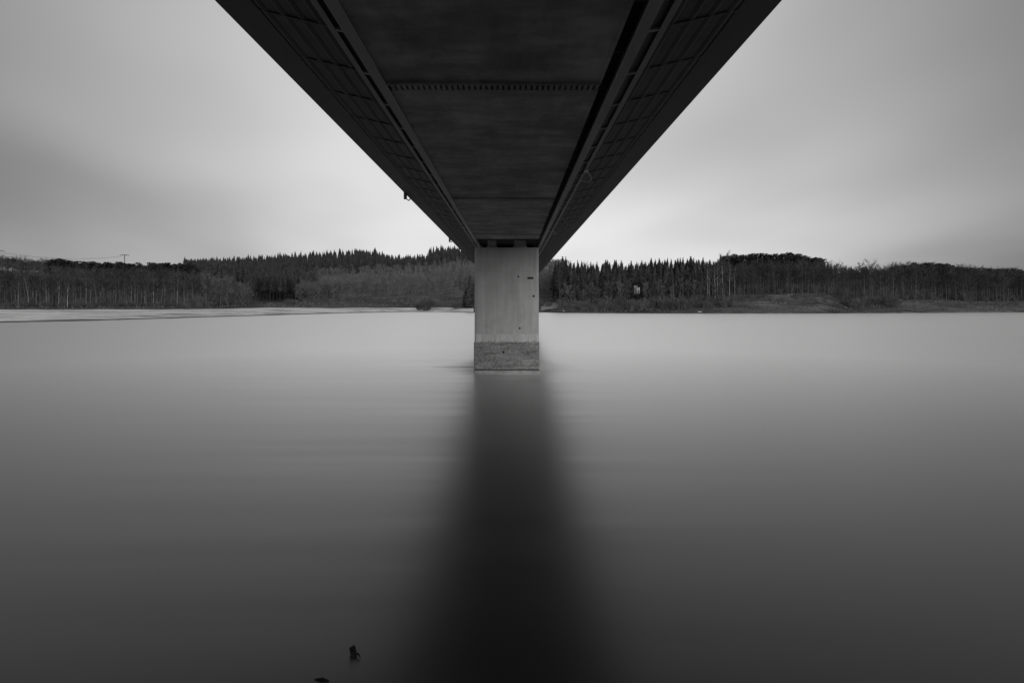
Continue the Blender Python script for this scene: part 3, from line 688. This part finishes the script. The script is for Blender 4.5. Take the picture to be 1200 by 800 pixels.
scatter(16, 968, 1046, 395, 420, lambda p, y: place('pine', p, y, '', '', '', '', stuff=True, top=sky_top(p, KT, 2) + 7, zs=1.3))
place('bare', 1022, 356, 'tallest bare spreading tree in the gap before the dark right wood', 'tree', 'bare_tree', None, top=302, zs=1.1)
scatter(28, 985, 1055, 325, 348, lambda p, y: place('shrub', p, y, 'dense grey bank brush', 'bush', 'shore_brush', 'brush under the spreading tree', s=U(.8, 1.5), zs=1.3))
WT = [(1035, 309), (1050, 306.5), (1090, 305), (1110, 307), (1130, 309), (1165, 312), (1185, 312), (1200, 314), (1330, 318)]
scatter(85, 1044, 1285, 366, 384, lambda p, y: place('bare', p, y, 'bare tree fronting the right wood', 'tree', 'bare_tree', 'trees of the far right wood', s=U(.6, 1.02), zs=U(.8, 1.4)))
scatter(190, 1040, 1330, 384, 440, lambda p, y: place('bare', p, y, '', '', '', '', top=sky_top(p, WT, 2.2) + (440 - y) * .05, zs=U(1, 1.5), stuff=True))
scatter(90, 1040, 1330, 390, 430, lambda p, y: place('pine', p, y, '', '', '', '', top=sky_top(p, WT, 2.5) + 4, zs=1.4, stuff=True))
# pale hillside trees seen in the gap right of the pier
scatter(170, 616, 664, 420, 600, lambda p, y: place('pale', p, y, '', '', '', '', s=U(1.0, 1.4), stuff=True))
scatter(26, 616, 662, 590, 615, lambda p, y: place('pale', p, y, 'pale bare tree up the hill', 'tree', 'young_tree', 'hill trees right of the pier', top=sky_top(p, CT, 2)))
place('bush', 643, 352, 'dark low bush on the gravel landing right of the pier', 'bush', 'shore_bush', None, s=.75, zs=1.6)
# undergrowth inside the woods
for n_, a_, b_, c_, d_ in ((160, -120, 250, 335, 400), (110, 1040, 1320, 364, 410), (60, 862, 1045, 354, 400), (40, 650, 850, 345, 380)):
    scatter(n_, a_, b_, c_, d_, lambda p, y: place('shrub', p, y, '', '', '', '', s=U(.7, 1.6), zs=1.4, stuff=True))
# dry grass tufts on the open banks
def tufts(n_, a_, b_, f0, f1, name, label):
    mb = MB()
    for i in range(n_):
        px = U(a_, b_); ys_, zs_ = prof(px); lo, hi = ys_[2] + .5, ys_[4] + 2
        Y = lo + (hi - lo) * (f0 + (f1 - f0) * random.random()); z = ground(px, Y) - .1; x = (px - VX) / FPX * Y
        hh = U(.4, 1.3)
        for k in range(4):
            a = U(0, 6.283); r = U(.3, .8); i0 = len(mb.v)
            mb.v += [(x - .22 * math.sin(a), Y + .22 * math.cos(a), z), (x + .22 * math.sin(a), Y - .22 * math.cos(a), z), (x + r * math.cos(a), Y + r * math.sin(a), z + hh)]
            mb.f.append((i0, i0 + 1, i0 + 2))
    tag(mb.build(name, 'drygrass', fix=False), label, 'grass', kind='stuff')
tufts(2600, 655, 1290, 0, 1, 'bank_grass', 'pale dry grass tufts on the right shore bank')
tufts(1500, 310, 640, .55, 1, 'meadow_grass', 'dry grass on the meadow strip left of the pier')
tufts(500, -100, 330, .8, 1, 'wood_edge_grass', 'dry grass along the foot of the left wood')
# joined masses
for kind, lst in STUFF.items():
    res, names, mats = PROTO[kind]
    VV, FF, MI = [], [], []; off = 0
    for (loc, rz, sxy, sz, vi) in lst:
        tr, cr = res[vi][2], res[vi][3]
        for mi, mb in ((0, tr), (1, cr)):
            keep = mb.f
            if mi and kind in ('bare', 'pale', 'shrub'): keep = mb.f[::2]
            if mi and kind == 'spruce': keep = [f for f in mb.f]
            v = np.array(mb.v); c, s = math.cos(rz), math.sin(rz)
            x = (v[:, 0] * c - v[:, 1] * s) * sxy + loc[0]; y = (v[:, 0] * s + v[:, 1] * c) * sxy + loc[1]
            VV.append(np.column_stack((x, y, v[:, 2] * sz + loc[2])))
            FF += [tuple(i + off for i in f) for f in keep]; MI += [mi] * len(keep); off += len(v)
    me = bpy.data.meshes.new('wood'); me.from_pydata(np.concatenate(VV).tolist(), [], FF)
    me.materials.append(M[mats[0]]); me.materials.append(M[mats[1]])
    me.polygons.foreach_set('material_index', MI); me.update()
    nm = {'shrub': 'understorey', 'bare': 'bare_wood', 'pale': 'young_wood', 'spruce': 'spruce_forest', 'pine': 'pine_wood'}[kind]
    tag(link(nm, me), {'shrub': 'mass of low grey undergrowth inside the woods', 'bare': 'mass of bare grey trees deep in the woods on both shores', 'pale': 'mass of young pale trees filling the hillside slope', 'spruce': 'dark mass of spruce forest covering the hills', 'pine': 'dark mass of pines inside the far right wood'}[kind], 'forest', kind='stuff')

# ------------------------------------------------------------------ pylons, wires, house, stones, sticks
def pylon(px, ytop, Y, label, arm=4.7):
    p = at(px, ytop, Y); zg = ground(px, Y) - .3
    o = thing('power_pylon', label, 'pylon', (p.x, Y, zg), 'power pylons'); h = p.z - zg
    MB().tube([(0, 0, 0), (0, 0, h)], [.45, .28], 8).build('mast', 'metal', o)
    ar = MB().extrude_y([(-arm, h - .35), (arm, h - .35), (arm, h - .05), (.3, h + .25), (-.3, h + .25), (-arm, h - .05)], -.18, .18).build('crossarm', 'metal', o)
    for x in (-arm + .2, -arm * .45, arm * .45, arm - .2): MB().tube([(x, 0, h - .36), (x, 0, h - 1.3)], [.12, .10], 6).build('insulator', 'metal', o)
    return p
pa = pylon(146, 298.5, 545, 'T-shaped power pylon rising above the left wood skyline')
pb = pylon(-1, 293.5, 505, 'power pylon crossarm at the left edge of the picture')
for k, x in enumerate((-4.5, -2.1, 2.1, 4.5)):
    a = Vector((pa.x + x, 545, pa.z - 1.3)); bq = Vector((pb.x + x, 505, pb.z - 1.3))
    pts = [a.lerp(bq, i / 16) - Vector((0, 0, 4.8 * 4 * (i / 16) * (1 - i / 16))) for i in range(17)]
    tag(MB().tube(pts, .03, 4).build('power_line', 'metal'), ['power line from the pylon, outermost on the left', 'power line second from the left at the pylon', 'power line third from the left at the pylon', 'power line outermost on the right at the pylon'][k], 'cable', 'wires of the pylon')

HY = 384.0
house = thing('hillside_house', 'tall white wall glimpsed between dark trunks in the wood right of the pier', 'house', ((746.5 - VX) / FPX * HY, HY, 0))
zb = ground(746.5, HY) - 1; zt = at(747, 329.5, HY).z
MB().box(-2.1, 2.1, 0, 9, zb, zt).build('wall', 'render', house)
MB().extrude_y([(-2.5, zt + .01), (2.5, zt + .01), (0, zt + 2.4)], -.4, 9.4).build('roof', 'tile', house)
for q, (p, tp) in enumerate(((745.4, 312), (750.8, 309), (742.0, 311), (748.4, 316))):
    res, names, mats = PROTO['stand']
    tr_, cr_ = res[q][0], res[q][1]; zg = ground(p, 372) - .2
    k_ = (at(p, tp, 372).z - zg) / 22.0
    o = thing('spruce_tree', ['dark trunk crossing the middle of the white wall', 'dark trunk at the right side of the white wall', 'dark trunk at the left side of the white wall', 'thin dark trunk crossing the right half of the white wall'][q], 'tree', ((p - VX) / FPX * 372, 372, zg), None, q * 1.0, (k_ * (1.5 if q < 3 else .7), k_ * (1.5 if q < 3 else .7), k_))
    link('trunk', tr_, o); link('crown', cr_, o)
def stone(px, Y, sx, sy, sz, label):
    import bmesh
    bm = bmesh.new(); bmesh.ops.create_icosphere(bm, subdivisions=2, radius=1)
    for v in bm.verts:
        k = 1 + .18 * math.sin(5 * v.co.x + px) + .15 * math.sin(7 * v.co.y + 2 * px); v.co = Vector((v.co.x * sx * k, v.co.y * sy * k, max(-.4, v.co.z) * sz * k))
    me = bpy.data.meshes.new('shore_stone'); bm.to_mesh(me); bm.free(); me.materials.append(M['stone'])
    tag(link('shore_stone', me, None, ((px - VX) / FPX * Y, Y, ground(px, Y) + .1)), label, 'stone', 'pale stones on the right shore')
stone(820, 303.5, 1.3, .5, .35, 'flat pale stone at the waterline below the birches')
stone(660.5, 323.5, .6, .4, .35, 'small pale stone at the waterline by the gravel landing')
stone(1055, 360, 1.5, .6, .5, 'pale flat stone on the bank before the far right wood')
# sticks breaking the surface close to the camera
p = at(414, 765, 9.1)
stk = thing('driftwood_stick', 'dark stub of driftwood poking out of the water near the camera', 'stick', (p.x, 9.1, 0))
MB().tube([(.10, -.25, -.25), (.05, -.10, -.02), (0, .0, .04), (-.03, .02, .11)], [.035, .05, .055, .05], 8).build('stub', 'wood', stk)
MB().tube([(.03, -.05, .03), (.12, -.10, .06), (.16, -.12, .02)], [.025, .018, .008], 6).build('twig', 'wood', stk)
p = at(378, 798, 8.45)
stk = thing('sunken_branch', 'dark arched branch just breaking the water at the bottom edge', 'branch', (p.x, 8.45, 0))
MB().tube([(-.24, .0, -.10), (-.12, .02, .0), (0, .0, .025), (.10, -.02, .0), (.20, 0, -.10)], [.012, .018, .022, .018, .012], 7).build('bough', 'wood', stk)
